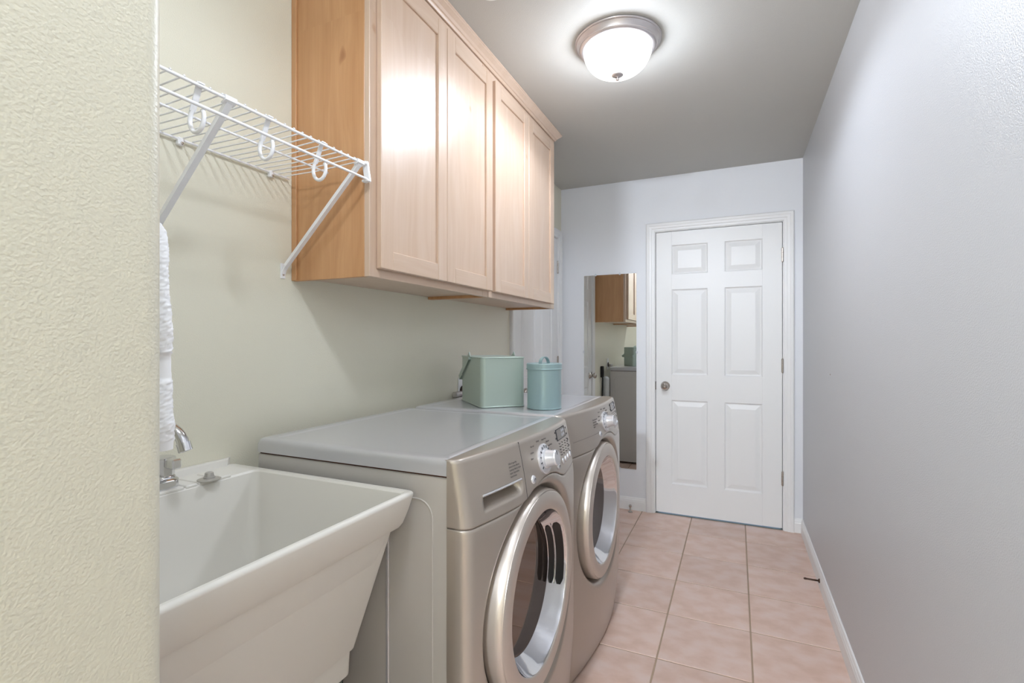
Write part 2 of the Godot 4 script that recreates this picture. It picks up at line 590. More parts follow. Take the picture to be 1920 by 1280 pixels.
func ceiling_lamp(at: Vector3, label: String, energy: float, tint: Color, down := 0.0) -> void:  # builds the real lamp and the added fill lamps alike
	var o := thing("ceiling_lamp", label, "ceiling light", at)
	var st := sh()
	lathe(st, at, Vector3.DOWN, [[0.05, 0.0], [0.160, 0.0], [0.1685, 0.002], [0.169, 0.006], [0.165, 0.009], [0.162, 0.0095], [0.156, 0.018], [0.152, 0.027], [0.149, 0.0275], [0.147, 0.031], [0.142, 0.034], [0.138, 0.0345], [0.132, 0.034], [0.130, 0.024], [0.05, 0.020]], 64, [1, 2, 2, 2, 3, 4, 4, 5, 6, 6, 6, 7, 8, 9])
	part("pan", st, M.brushed, o, "brushed metal ceiling pan")
	st = sh()
	var prof := []
	for i in 15:
		var a := PI / 2 * i / 14.0
		prof.append([0.134 * pow(cos(a), 0.80), 0.032 + 0.101 * sin(a)])
	prof[-1][0] = 0.0
	lathe(st, at, Vector3.DOWN, prof, 56)
	part("glass_bowl", st, M.shade, o, "glowing frosted white glass bowl")
	st = sh()
	lathe(st, at, Vector3.DOWN, [[0.0, 0.1305], [0.021, 0.131], [0.0225, 0.134], [0.014, 0.138], [0.004, 0.140], [0.0035, 0.144], [0.0065, 0.147], [0.006, 0.153], [0.0, 0.155]], 24)
	part("finial", st, M.brushed, o)
	var l := OmniLight3D.new()
	l.name = "lamp_bulb_light"
	l.position = Vector3(0, -0.100, 0)
	l.light_color = tint
	l.light_energy = energy
	l.light_size = 0.07
	l.omni_range = 12.0
	l.omni_attenuation = 2.0
	l.shadow_enabled = true
	o.add_child(l)
	if down > 0.0:
		# a bowl lamp sends most of its light straight down
		var s := SpotLight3D.new()
		s.name = "lamp_down_light"
		s.position = Vector3(0, -0.100, 0)
		s.rotation_degrees.x = -90
		s.light_color = tint
		s.light_energy = down
		s.light_size = 0.07
		s.spot_range = 12.0
		s.spot_attenuation = 2.0
		s.spot_angle = 85.0
		s.spot_angle_attenuation = 0.3
		s.shadow_enabled = true
		o.add_child(s)

# ---------------------------------------------------------------- cabinets
func cab_door(o: Node3D, d0: float, d1: float, y0: float, y1: float) -> void:
	var xb := -0.9545
	var xf := -0.9355
	var w := 0.056
	var st := sh()
	bx(st, V(xb + 0.004, y0 + w - 0.006, d0 + w - 0.006), V(xf - 0.0085, y1 - w + 0.006, d1 - w + 0.006), 0.0)
	var dr := part("door", st, M.wood, o, "maple door with a flat recessed panel")
	for e in [[d0, d0 + w], [d1 - w, d1]]:
		st = sh()
		bx(st, V(xb, y0, e[0]), V(xf, y1, e[1]), 0.0022)
		part("stile", st, M.wood, dr)
	for e in [[y0, y0 + w], [y1 - w, y1]]:
		st = sh()
		bx(st, V(xb, e[0], d0 + w), V(xf - 0.0004, e[1], d1 - w), 0.0022)
		part("rail", st, M.wood_across, dr)

func wall_cabinets() -> void:
	var yb := 1.432
	var yt := 2.396
	var specs := [[1.118, 1.8705, [[1.147, 1.5045], [1.507, 1.8665]], "maple wall cabinet with two doors nearer the wire shelf"], [1.8715, 2.690, [[1.8945, 2.2655], [2.268, 2.639]], "maple wall cabinet with two doors at the far end over the tins"]]
	for k in 2:
		var s = specs[k]
		var d0: float = s[0]
		var d1: float = s[1]
		var o := thing("wall_cabinet", s[3], "cabinet", V(-1.255, yb, (d0 + d1) / 2), "maple wall cabinets over the machines")
		for e in [[d0, d0 + 0.016], [d1 - 0.016, d1]]:
			var st := sh()
			bx(st, V(-1.254, yb, e[0]), V(-0.974, yt, e[1]), 0.001)
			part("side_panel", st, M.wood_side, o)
		var st2 := sh()
		bx(st2, V(-1.254, yb + 0.012, d0 + 0.017), V(-0.974, yb + 0.028, d1 - 0.017), 0.0)
		part("bottom_panel", st2, M.wood, o)
		st2 = sh()
		bx(st2, V(-1.254, yt - 0.02, d0 + 0.017), V(-0.974, yt - 0.004, d1 - 0.017), 0.0)
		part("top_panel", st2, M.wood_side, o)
		# face frame: stiles and rails
		for e in [[d0, d0 + 0.045], [d1 - 0.06, d1]]:
			st2 = sh()
			bx(st2, V(-0.9735, yb, e[0]), V(-0.955, yt, e[1]), 0.001)
			part("frame_stile", st2, M.wood, o)
		for e in [[yb, yb + 0.045], [yt - 0.06, yt]]:
			st2 = sh()
			bx(st2, V(-0.9735, e[0], d0 + 0.0455), V(-0.9555, e[1], d1 - 0.0605), 0.001)
			part("frame_rail", st2, M.wood_across, o)
		if k == 0:
			st2 = sh()
			bx(st2, V(-1.2545, yb + 0.001, d0 - 0.007), V(-1.236, yt, d0 - 0.0002), 0.001)
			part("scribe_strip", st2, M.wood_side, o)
			st2 = sh()
			bx(st2, V(-0.9555, yb + 0.0005, d1 - 0.012), V(-0.9535, yb + 0.024, d1 + 0.0005), 0.0003)
			part("filler_strip", st2, M.wood, o, "small pale strip under the joint of the cabinets")
		for dd in s[2]:
			cab_door(o, dd[0], dd[1], 1.4575, 2.362)
	# crown moulding along both cabinets with its returns
	var prof := [[0.0, 0.0], [0.0, 0.006], [0.006, 0.010], [0.010, 0.010], [0.012, 0.014], [0.019, 0.020], [0.027, 0.030], [0.030, 0.034], [0.033, 0.034], [0.036, 0.038], [0.0405, 0.038], [0.0405, 0.0]]
	var c := thing("crown_moulding", "maple crown moulding along the tops of the wall cabinets against the ceiling", "moulding", V(-0.955, 2.396, 1.9))
	var st3 := sh()
	# profile: w up, h outward; the ends run on by h for the mitre
	var A := []
	for p in prof:
		A.append([p[1], p[0]])
	prism(st3, A, V(-0.955, 2.3965, 1.118), Vector3.RIGHT, Vector3.UP, V(0, 0, 1), 1.572, -1, 1)
	part("front_run", st3, M.wood_across, c)
	st3 = sh()
	prism(st3, A, V(-0.955, 2.3965, 2.690), V(0, 0, 1), Vector3.UP, Vector3.LEFT, 0.299, -1, 0)
	part("return", st3, M.wood_across, c)
	st3 = sh()
	prism(st3, A, V(-0.955, 2.3965, 1.118), V(0, 0, -1), Vector3.UP, Vector3.LEFT, 0.299, -1, 0)
	part("return", st3, M.wood_across, c)

# ---------------------------------------------------------------- washer and dryer
const MW := 0.686
const YC := 0.563
const UC := 0.343

func xf(u: float, y: float) -> float:
	var t := (u - UC) / UC
	var x := -0.515 + 0.030 * (1.0 - t * t) + 0.014 * t
	if y > 0.80:
		x -= 0.030 * pow((y - 0.80) / 0.183, 1.4)
	if y < 0.32:
		x -= 0.024 * pow((0.32 - y) / 0.32, 1.5)
	return x

var seam_pts := [[0.0, 0.832], [0.20, 0.830], [0.245, 0.834], [0.30, 0.851], [0.355, 0.862], [0.41, 0.863], [0.465, 0.854], [0.52, 0.834], [0.545, 0.829], [0.56, 0.829], [0.62, 0.834], [0.686, 0.841]]
func ys(u: float) -> float:
	for i in seam_pts.size() - 1:
		if u <= seam_pts[i + 1][0]:
			var p0: float = seam_pts[maxi(i - 1, 0)][1]
			var p1: float = seam_pts[i][1]
			var p2: float = seam_pts[i + 1][1]
			var p3: float = seam_pts[mini(i + 2, seam_pts.size() - 1)][1]
			return cubic_interpolate(p1, p2, p0, p3, (u - seam_pts[i][0]) / (seam_pts[i + 1][0] - seam_pts[i][0]))
	return seam_pts[-1][1]

func plan_points(nu: int) -> Array:
	# (u, recede, side) across the front: side return, rounded corner, front, rounded corner, side return
	var r := 0.022
	var a := [[0.0, 0.0, true]]
	for i in 7:
		var t := PI / 2 * i / 6
		a.append([r - r * cos(t), r - r * sin(t), false])
	for i in range(1, nu):
		a.append([lerpf(r, MW - r, float(i) / nu), 0.0, false])
	for i in 7:
		var t := PI / 2 * (6 - i) / 6
		a.append([MW - r + r * cos(t), r - r * sin(t), false])
	a.append([MW, 0.0, true])
	return a

const XB := -0.583
func on_front(d0: float, u: float, y: float, off := 0.0) -> Vector3:
	return V(xf(u, y) + off, y, d0 + u)

func machine(washer: bool, d0: float) -> void:
	var kind := "washing machine" if washer else "clothes dryer"
	var o := thing("washing_machine" if washer else "clothes_dryer", "silver grey front-loading washing machine with a detergent drawer beside the white sink" if washer else "silver grey front-loading dryer carrying the two tins", kind.split(" ")[1] if washer else "dryer", V(-0.86, 0, d0 + UC))
	var st := sh()
	bx(st, V(-1.185, 0.022, d0 + 0.004), V(-0.5825, 0.941, d0 + MW - 0.004), 0.002)
	var body := part("body", st, M.metal_side, o)
	# embossed line on both sides
	for side in 2:
		var dd := d0 + 0.004 if side == 0 else d0 + MW - 0.004
		st = sh()
		var pts := [V(-0.623, 0.10, dd)]
		for i in 7:
			var t := PI / 2 * i / 6
			pts.append(V(-0.623 - 0.04 + 0.04 * cos(t), 0.846 + 0.04 * sin(t), dd))
		for i in 7:
			var t := PI / 2 * i / 6
			pts.append(V(-1.10 - 0.04 * sin(t), 0.846 + 0.04 * cos(t), dd))
		pts.append(V(-1.14, 0.10, dd))
		tube(st, pts, 0.0022, 6)
		part("embossed_line", st, M.metal_side, body)
	st = sh()
	bx(st, V(-0.752, 0.05, d0 + 0.001), V(-0.744, 0.80, d0 + 0.006), 0.001)
	part("crease_highlight", st, M.silver, body)  # silver strip paints the bright highlight along a crease in the side
	st = sh()
	bx(st, V(-1.180, 0.936, d0 + 0.007), V(-0.585, 0.948, d0 + MW - 0.007), 0.0)
	part("gap_strip", st, M.rust, body, "dark rusty gap under the lid")
	# lid with rounded edges and a shallow sunken field
	st = sh()
	var x0 := -1.192
	var x1 := -0.584
	var loops := []
	var D1 := d0 + MW
	for a in [[0.0, 0.946, 0.016], [0.0, 0.966, 0.016], [0.0015, 0.974, 0.016], [0.005, 0.9795, 0.016], [0.010, 0.9825, 0.014], [0.016, 0.9835, 0.012]]:
		loops.append(rr(x0 + a[0], x1, d0 + a[0], D1 - a[0], a[1], [a[2], 0.001, 0.001, a[2]], 4))
	for a in [[0.030, 0.9835], [0.033, 0.9825], [0.037, 0.9815], [0.040, 0.981]]:
		loops.append(rr(x0 + a[0] + 0.012, x1 - a[0] + 0.01, d0 + a[0], D1 - a[0], a[1], [0.014, 0.014, 0.014, 0.014], 4))
	loft(st, loops, true, true, [1, 1, 1, 1, 1, 1, 2, 2, 2])
	part("lid", st, M.metal_top, o)
	# control console: front face, rounded top edge, strip of top
	var pp := plan_points(120)
	var nf := 44
	var yt := 0.983
	var rt := 0.012
	st = sh()
	var cf := func(i: int, j: int) -> Vector3:
		var u: float = pp[i][0]
		var y: float
		var x: float
		var lo := ys(clampf(u, 0, MW)) + 0.0012
		if j == 0:
			return V(XB, lo, d0 + u)
		elif j <= nf:
			y = lerpf(lo, yt - rt, float(j - 1) / (nf - 1))
			x = xf(u, y) - pp[i][1]
			if washer and u > 0.05 and u < 0.25:
				x -= drawer_dip(u, y)
		elif j <= nf + 5:
			var t := PI / 2 * (j - nf) / 5
			y = yt - rt + rt * sin(t)
			x = xf(u, yt - rt) - pp[i][1] - rt + rt * cos(t)
		else:
			y = yt
			x = lerpf(xf(u, yt - rt) - pp[i][1] - rt, XB, float(j - nf - 5) / 3)
		if pp[i][2]:
			x = XB
		return V(x, y, d0 + u)
	grid(st, pp.size() - 1, nf + 8, cf, Vector3(1, 0.3, 0))
	part("control_console", st, M.metal_paint, o, "upper control console")
	# lower front with the round hollow for the door
	st = sh()
	var nl := 150
	var lf := func(i: int, j: int) -> Vector3:
		var u: float = pp[i][0]
		var hi := ys(clampf(u, 0, MW)) - 0.0012
		var y: float
		if j == 0:
			return V(XB, 0.014, d0 + u)
		if j == nl + 3:
			return V(XB, hi, d0 + u)
		y = lerpf(0.014, hi - 0.003, float(j - 1) / nl) if j <= nl + 1 else hi
		var x: float = xf(u, y) - pp[i][1]
		if j == nl + 2:
			x -= 0.003
		var r := Vector2(u - UC, y - YC).length()
		if r < 0.298:
			var k := clampf((0.298 - r) / 0.024, 0, 1)
			x -= 0.040 * (1.0 - sqrt(maxf(0.0, 1.0 - k * k)))
			if r < 0.245:
				x = lerpf(x, -0.574, clampf((0.245 - r) / 0.012, 0, 1))
		if pp[i][2]:
			x = XB
		return V(x, y, d0 + u)
	grid(st, pp.size() - 1, nl + 3, lf, Vector3(1, 0, 0))
	part("front_panel", st, M.metal_paint, o, "lower front panel")
	for a in [[-1.13, 0.06], [-1.13, MW - 0.06], [-0.64, 0.06], [-0.64, MW - 0.06]]:
		st = sh()
		lathe(st, V(a[0], 0.0, d0 + a[1]), Vector3.UP, [[0.0, 0.0], [0.022, 0.0005], [0.02, 0.008], [0.008, 0.010], [0.008, 0.024]], 14, [1, 2, 3, 4])
		part("foot", st, M.dark, o)
	machine_door(o, d0, washer)
	console_details(o, d0, washer)

func drawer_dip(u: float, y: float) -> float:
	# the finger hollow of the detergent drawer
	var yl := 0.8535
	var yh := 0.8905
	var a := clampf((u - 0.066) / 0.004, 0, 1) * clampf((0.232 - u) / 0.004, 0, 1)
	var b := clampf((yh - y) / 0.002, 0, 1) * smoothstep(0.0, 1.0, clampf((y - yl) / 0.024, 0, 1))
	return 0.034 * a * b

func machine_door(o: Node3D, d0: float, washer: bool) -> void:
	var c := V(0, YC, d0 + UC)
	var ax := Vector3.RIGHT
	var st := sh()
	lathe(st, c, ax, [[0.258, -0.538], [0.268, -0.532], [0.2685, -0.505], [0.2668, -0.493], [0.2628, -0.4865], [0.2618, -0.4875]], 96, [1, 2, 2, 2, 3], ax)
	var ring := part("door_ring", st, M.ring, o, "thick silvery round door rim")
	st = sh()
	lathe(st, c, ax, [[0.2616, -0.4880], [0.2608, -0.4852], [0.255, -0.4825], [0.235, -0.4805], [0.216, -0.4818], [0.2122, -0.4832], [0.2104, -0.4858]], 96, [1, 2, 2, 2, 2, 2], ax)
	part("face_ring", st, M.ring, ring)
	st = sh()
	lathe(st, c, ax, [[0.2104, -0.4858], [0.2092, -0.489], [0.204, -0.497], [0.194, -0.514], [0.181, -0.533], [0.177, -0.538]], 96, null, ax)
	part("inner_bezel", st, M.chrome, ring, "polished inner bezel")
	st = sh()
	var gp := []
	for i in 13:
		var r := 0.1785 * (1.0 - i / 12.0)
		gp.append([r, -0.537 - 0.003 * (1.0 - pow(r / 0.1785, 2))])
	lathe(st, c, ax, gp, 72, null, ax)
	part("door_glass", st, M.glass, ring, "dark round door glass")
	st = sh()
	lathe(st, c, ax, [[0.1785, -0.540], [0.177, -0.552], [0.150, -0.561], [0.08, -0.5645], [0.0, -0.565]], 64, [1, 1, 2, 2], ax)
	part("drum", st, M.drum, ring)
	# grip pocket in the bezel on the opening side: two dark slots and the bright rib between
	if not washer:
		return
	for s in [[0.07, 0.53, M.dark, 0.0012], [0.61, 0.97, M.dark, 0.0012], [0.55, 0.59, M.chrome, 0.003]]:
		st = sh()
		var b := func(i: int, j: int) -> Vector3:
			var a := deg_to_rad(lerpf(-22.0, 40.0, i / 24.0))
			var e := clampf(minf(i, 24 - i) / 2.0, 0, 1)
			var f := lerpf(s[0], s[1], 0.5 + (j / 4.0 - 0.5) * sqrt(0.2 + 0.8 * e))
			var r := lerpf(0.2085, 0.178, f)
			var x := lerpf(-0.4905, -0.5370, pow(f, 0.92))
			r -= s[3] * (1.0 if j > 0 and j < 4 else 0.2)
			return V(x + s[3], YC + r * sin(a), d0 + UC + r * cos(a))
		grid(st, 24, 4, b, Vector3(1, 0, 0.5))
		part("grip_slot" if s[2] == M.dark else "grip_rib", st, s[2], ring)

func disc(o: Node3D, called: String, d0: float, u: float, y: float, prof: Array, m: Material, label := "", grp = null) -> void:
	var st := sh()
	var n := Vector3(1, 0.13, 0).normalized()
	# turn with the curved front
	var t := (u - UC) / UC
	n = Vector3(1, 0.19, 0.041 - 0.175 * t).normalized()
	lathe(st, on_front(d0, u, y), n, prof, 32, grp)
	part(called, st, m, o, label)

func lettering(o: Node3D, txt: String, d0: float, u: float, y: float, h: float, right := false) -> void:
	var tm := TextMesh.new()
	tm.text = txt
	tm.font_size = 24
	tm.pixel_size = h / 24.0
	tm.depth = 0.0004
	tm.curve_step = 4.0
	tm.horizontal_alignment = HORIZONTAL_ALIGNMENT_RIGHT if right else HORIZONTAL_ALIGNMENT_LEFT
	var f := SystemFont.new()
	f.font_names = PackedStringArray(["Droid Sans"])
	tm.font = f
	var mi := MeshInstance3D.new()
	mi.name = "lettering"
	mi.mesh = tm
	mi.material_override = M.print
	var t := (u - UC) / UC
	mi.position = on_front(d0, u, y, 0.0006) - org
	mi.rotation = Vector3(-0.19, PI / 2 + 0.175 * t - 0.041, 0)
	o.add_child(mi, true)

func console_details(o: Node3D, d0: float, washer: bool) -> void:
	var ku := 0.385
	var ky := 0.911
	disc(o, "dial_plate", d0, ku, ky, [[0.0, -0.01], [0.0425, -0.01], [0.0425, 0.004], [0.041, 0.006], [0.026, 0.0068], [0.0, 0.007]], M.silver, "pale round dial plate with dark tick marks", [1, 2, 3, 3, 4])
	var dial := o.get_child(o.get_child_count() - 1)
	var n := Vector3(1, 0.19, 0.041 - 0.175 * (ku - UC) / UC).normalized()
	var up := (Vector3.UP - n * n.y).normalized()
	var side := n.cross(up)
	var c := on_front(d0, ku, ky)
	var tk := sh()
	for i in 11:
		var a := deg_to_rad(-125.0 + 25.0 * i)
		var r := up * cos(a) - side * sin(a)
		strap(tk, [c + r * 0.031 + n * 0.0068, c + r * 0.0385 + n * 0.0068], r.cross(n), 0.0028, 0.0012)
	part("tick_mark", tk, M.mark, dial)
	var st := sh()
	lathe(st, c, n, [[0.0, 0.006], [0.0275, 0.006], [0.028, 0.010], [0.0245, 0.013], [0.022, 0.030], [0.0225, 0.038], [0.0205, 0.042], [0.0, 0.043]], 40, [1, 2, 3, 4, 4, 5, 6])
	part("dial_knob", st, M.silver, o, "bright metal dial knob")
	var knob := o.get_child(o.get_child_count() - 1)
	st = sh()
	strap(st, [c + n * 0.0425 + up * 0.008, c + n * 0.0425 + up * 0.019], side, 0.0016, 0.0014)
	part("pointer", st, M.mark, knob)
	for b in [[0.297, 0.874, 0.0105], [0.490, 0.866, 0.0095]]:
		if not washer and b[0] > 0.4:
			continue
		disc(o, "push_button", d0, b[0], b[1], [[0.0, -0.004], [b[2] + 0.001, -0.004], [b[2] + 0.001, 0.001], [b[2], 0.0035], [b[2] * 0.7, 0.005], [0.0, 0.0055]], M.silver, "", [1, 2, 3, 3, 3])
		var pb := o.get_child(o.get_child_count() - 1)
		st = sh()
		lathe(st, on_front(d0, b[0], b[1], 0.0052), Vector3.RIGHT, [[0.0035, 0.0], [0.0035, 0.0006], [0.0045, 0.0006], [0.0045, 0.0]], 18)
		part("symbol", st, M.mark, pb)
	# display
	st = sh()
	var lx := [[0.521, 0.936], [0.617, 0.936], [0.617, 0.968], [0.521, 0.968]]
	var fr := PackedVector3Array()
	var bk := PackedVector3Array()
	for p in lx:
		fr.append(on_front(d0, p[0], p[1], 0.0012))
		bk.append(on_front(d0, p[0], p[1], -0.003))
	loft(st, [bk, fr], true, true, [-1])
	part("display", st, M.lcd, o, "small rectangular grey display")
	var disp := o.get_child(o.get_child_count() - 1)
	st = sh()
	for e in 4:
		var p = lx[e]
		var q = lx[(e + 1) % 4]
		tube(st, [on_front(d0, p[0], p[1], 0.001), on_front(d0, q[0], q[1], 0.001)], 0.0013, 6)
	part("display_frame", st, M.mark, disp)
	for p in [[0.572, 0.588, 0.955, 0.963], [0.592, 0.610, 0.955, 0.963], [0.572, 0.588, 0.942, 0.950], [0.592, 0.610, 0.942, 0.950]]:
		st = sh()
		loft(st, [PackedVector3Array([on_front(d0, p[0], p[2], 0.0008), on_front(d0, p[1], p[2], 0.0008), on_front(d0, p[1], p[3], 0.0008), on_front(d0, p[0], p[3], 0.0008)]), PackedVector3Array([on_front(d0, p[0], p[2], 0.0016), on_front(d0, p[1], p[2], 0.0016), on_front(d0, p[1], p[3], 0.0016), on_front(d0, p[0], p[3], 0.0016)])], true, true, [-1])
		part("display_segment", st, M.lcd_light, disp)
	for i in 4:
		var u := 0.543 + 0.031 * i
		st = sh()
		var L := []
		for k in [[1.0, -0.003], [1.0, 0.002], [0.8, 0.004], [0.3, 0.0048]]:
			var lp := PackedVector3Array()
			for a in 16:
				lp.append(on_front(d0, u + 0.0065 * k[0] * cos(TAU * a / 16), 0.870 + 0.0009 * i + 0.0095 * k[0] * sin(TAU * a / 16), k[1]))
			L.append(lp)
		loft(st, L)
		part("push_button", st, M.silver, o)
		# rows of option print above each button, with its little lights
		for r in 5:
			lettering(o, ["Normal", "Heavy", "Light", "Medium", "Soil"][r] if i == 0 else ["Hot", "High", "Warm", "Low", "Off"][(r + i) % 5], d0, u - 0.009, 0.890 + 0.0085 * r, 0.0052)
	st = sh()
	for i in 4:
		for r in 5:
			lathe(st, on_front(d0, 0.530 + 0.031 * i, 0.892 + 0.0085 * r), Vector3.RIGHT, [[0.0, 0.0], [0.0012, 0.0], [0.001, 0.0008], [0.0, 0.001]], 6)
	part("indicator_lights", st, M.mark, o).set_meta("kind", "stuff")
	for r in 5:
		st = sh()
		lathe(st, on_front(d0, 0.638 + 0.004 * (4 - r) * 0.5, 0.880 + 0.0195 * r), Vector3.RIGHT, [[0.0, 0.0], [0.004, 0.0], [0.0035, 0.001], [0.0, 0.0012]], 10)
		part("status_icon", st, M.mark, o)
	for r in 2:
		st = sh()
		lathe(st, on_front(d0, 0.511, 0.944 + 0.018 * r), Vector3.RIGHT, [[0.0, 0.0], [0.0035, 0.0], [0.003, 0.001], [0.0, 0.0012]], 10)
		part("status_icon", st, M.mark, o)
	# cycle names round the dial
	var names := ["Rinse", "Cotton", "Normal", "Heavy", "Perm Press", "Delicates", "Hand Wash", "Speed"] if washer else ["Air Dry", "Cotton", "Normal", "Heavy", "Perm Press", "Delicates", "Towels", "Speed"]
	var spots := [[0.318, 0.926, true], [0.325, 0.941, true], [0.334, 0.957, true], [0.352, 0.9645, false], [0.390, 0.9625, false], [0.418, 0.952, false], [0.430, 0.939, false], [0.437, 0.923, false]]
	for i in 8:
		lettering(o, names[i], d0, spots[i][0], spots[i][1], 0.0068, spots[i][2])
	if washer:
		var lines := ["Ultra Capacity", "Direct Drive Motor", "Sanitary Wash Cycle", "Quiet Operation", "Steel Drum"]
		for i in 5:
			lettering(o, lines[i], d0, 0.184, 0.938 - 0.0078 * i, 0.0062)
		# drawer joint and the bright lip over the finger hollow
		st = sh()
		var pts := []
		for i in 13:
			pts.append(on_front(d0, 0.252, lerpf(ys(0.252) + 0.002, 0.981, i / 12.0), -0.0004))
		tube(st, pts, 0.0010, 6)
		part("drawer_joint", st, M.mark, o)
		st = sh()
		pts = []
		for i in 9:
			pts.append(on_front(d0, lerpf(0.066, 0.232, i / 8.0), 0.8915, 0.0012))
		tube(st, pts, 0.0026, 8)
		part("drawer_handle", st, M.silver, o, "pale lip of the detergent drawer handle")
	else:
		var lines := ["Ultra Capacity", "Sensor Dry", "Sanitary Cycle", "Quiet"]
		for i in 4:
			lettering(o, lines[i], d0, 0.235, 0.936 - 0.009 * i, 0.008)
		st = sh()
		var pts := []
		for i in 13:
			pts.append(on_front(d0, lerpf(0.045, 0.285, i / 12.0), 0.882, 0.0002))
		tube(st, pts, 0.0007, 6)
		part("printed_line", st, M.print, o)

# ---------------------------------------------------------------- utility sink
func sink() -> void:
	var o := thing("utility_sink", "white plastic laundry sink with sloping front left of the washing machine", "sink", V(-0.95, 0, 0.63))
	var st := sh()
	var L := []
	var G := []
	# outside from the bottom up: [xb, xf, d0, d1, y, r, group of the span that follows]
	for a in [[-1.235, -0.790, 0.392, 0.868, 0.500, 0.02, 1], [-1.235, -0.787, 0.391, 0.869, 0.556, 0.02, 2], [-1.237, -0.780, 0.386, 0.874, 0.558, 0.02, 3],
			[-1.247, -0.698, 0.358, 0.902, 0.827, 0.018, 4], [-1.249, -0.682, 0.352, 0.908, 0.832, 0.016, 5], [-1.250, -0.674, 0.350, 0.910, 0.842, 0.016, 5], [-1.251, -0.660, 0.348, 0.913, 0.875, 0.016, 5], [-1.252, -0.650, 0.346, 0.915, 0.905, 0.016, 5],
			[-1.252, -0.650, 0.346, 0.915, 0.909, 0.015, 5], [-1.250, -0.653, 0.349, 0.912, 0.9125, 0.013, 5], [-1.247, -0.657, 0.353, 0.908, 0.9135, 0.012, 6], [-1.140, -0.664, 0.361, 0.900, 0.9125, 0.012, 7], [-1.136, -0.668, 0.365, 0.896, 0.908, 0.014, 8],
			[-1.128, -0.700, 0.380, 0.882, 0.80, 0.025, 8], [-1.112, -0.800, 0.405, 0.856, 0.585, 0.035, 8], [-1.090, -0.822, 0.425, 0.836, 0.565, 0.035, 8], [-1.00, -0.87, 0.56, 0.70, 0.560, 0.03, 8]]:
		L.append(rr(a[0], a[1], a[2], a[3], a[4], a[5], 6))
		G.append(a[6])
	loft(st, L, true, true, G)
	var basin := part("basin", st, M.tub, o)
	st = sh()
	prism(st, [[0, 0], [0.017, 0], [0.012, 0.016], [0.008, 0.019], [0, 0.019]], V(-1.254, 0.912, 0.37), Vector3.RIGHT, Vector3.UP, V(0, 0, 1), 0.515)
	prism(st, [[0, 0], [0.017, 0], [0.012, 0.016], [0.008, 0.019], [0, 0.019]], V(-1.254, 0.912, 0.885), Vector3.RIGHT, Vector3.UP, V(0, 0, 1), 0.022, 0, -1.2)
	part("backsplash", st, M.tub, basin)
	for e in [[0.430, 0.545], [0.552, 0.712], [0.7155, 0.742], [0.7455, 0.786], [0.7895, 0.826]]:
		st = sh()
		bx(st, V(-1.215 if e[0] < 0.8 else -1.205, 0.909, e[0]), V(-1.137, 0.9168, e[1]), 0.002)
		part("ledge_pad", st, M.tub, basin)
	for a in [[-1.20, 0.41], [-1.20, 0.85], [-0.80, 0.41], [-0.80, 0.85]]:
		st = sh()
		var sx := 1.0 if a[0] < -1.0 else -1.0
		var sd := 1.0 if a[1] < 0.6 else -1.0
		bx(st, V(a[0], 0.0, a[1]), V(a[0] + sx * 0.055, 0.520, a[1] + sd * 0.004), 0.001)
		bx(st, V(a[0], 0.0, a[1]), V(a[0] + sx * 0.004, 0.520, a[1] + sd * 0.045), 0.001)
		part("leg", st, M.leg, o, "grey metal angle leg")
	st = sh()
	lathe(st, V(-0.935, 0.5605, 0.63), Vector3.UP, [[0.0, 0.0], [0.043, 0.0], [0.043, 0.003], [0.036, 0.003], [0.03, -0.0], [0.0, 0.0005]], 28, [1, 2, 3, 4, 5])
	part("drain", st, M.chrome, o)
	# faucet
	var y0 := 0.917
	var fx := -1.178
	o = thing("faucet", "chrome two-handle faucet on the back ledge of the white sink", "faucet", V(fx, y0, 0.63))
	st = sh()
	L = []
	for a in [[0.0, 0.0], [0.0, 0.016], [0.002, 0.019], [0.006, 0.021]]:
		L.append(rr(fx - 0.026 + a[0], fx + 0.03 - a[0], 0.545 + a[0], 0.717 - a[0], y0 + a[1], 0.024 - a[0] * 0.5, 8))
	loft(st, L, true, true, [1, 2, 2])
	part("base", st, M.chrome, o)
	for s in [0.573, 0.690]:
		st = sh()
		lathe(st, V(fx, y0 + 0.0205, s), Vector3.UP, [[0.0, 0.0], [0.024, 0.0], [0.023, 0.004], [0.0205, 0.006], [0.0195, 0.006]], 28, [1, 2, 2, 3])
		lathe(st, V(fx, y0 + 0.0265, s), Vector3.UP, [[0.0, 0.0], [0.0215, 0.0], [0.024, 0.034], [0.024, 0.040], [0.019, 0.0425], [0.0, 0.043]], 8, [-1, -1, -1, -1, -1])
		bx(st, V(fx + 0.012, y0 + 0.045, s - 0.009), V(fx + 0.050, y0 + 0.067, s + 0.011), 0.003)
		part("handle", st, M.chrome, o, "chrome lever handle")
	st = sh()
	lathe(st, V(fx, y0 + 0.0205, 0.63), Vector3.UP, [[0.0, 0.0], [0.021, 0.0], [0.020, 0.012], [0.012, 0.020], [0.0, 0.021]], 24, [1, 2, 2, 2])
	var sp := []
	for k in 23:
		var t := k / 22.0
		if t < 0.25:
			sp.append(V(fx, y0 + 0.03 + 0.07 * t / 0.25, 0.63))
		else:
			var a := PI * 0.93 * (t - 0.25) / 0.75
			var reach := 0.060 * (1 - cos(a))
			sp.append(V(fx + reach * 0.94, y0 + 0.10 + 0.052 * sin(a), 0.63 + reach * 0.30))
	tube(st, sp, 0.0115, 18)
	var tip: Vector3 = sp[-1]
	var dn: Vector3 = (sp[-1] - sp[-2]).normalized()
	lathe(st, tip - dn * 0.002, dn, [[0.0, 0.0], [0.0135, 0.0], [0.0138, 0.018], [0.011, 0.019], [0.0, 0.016]], 20, [1, 2, 3, 4])
	part("spout", st, M.chrome, o, "curved chrome spout")
	# cap over the spare hole
	o = thing("hole_cap", "dull metal washer and nut covering the spare hole on the sink ledge", "cap", V(-1.141, 0.917, 0.772))
	st = sh()
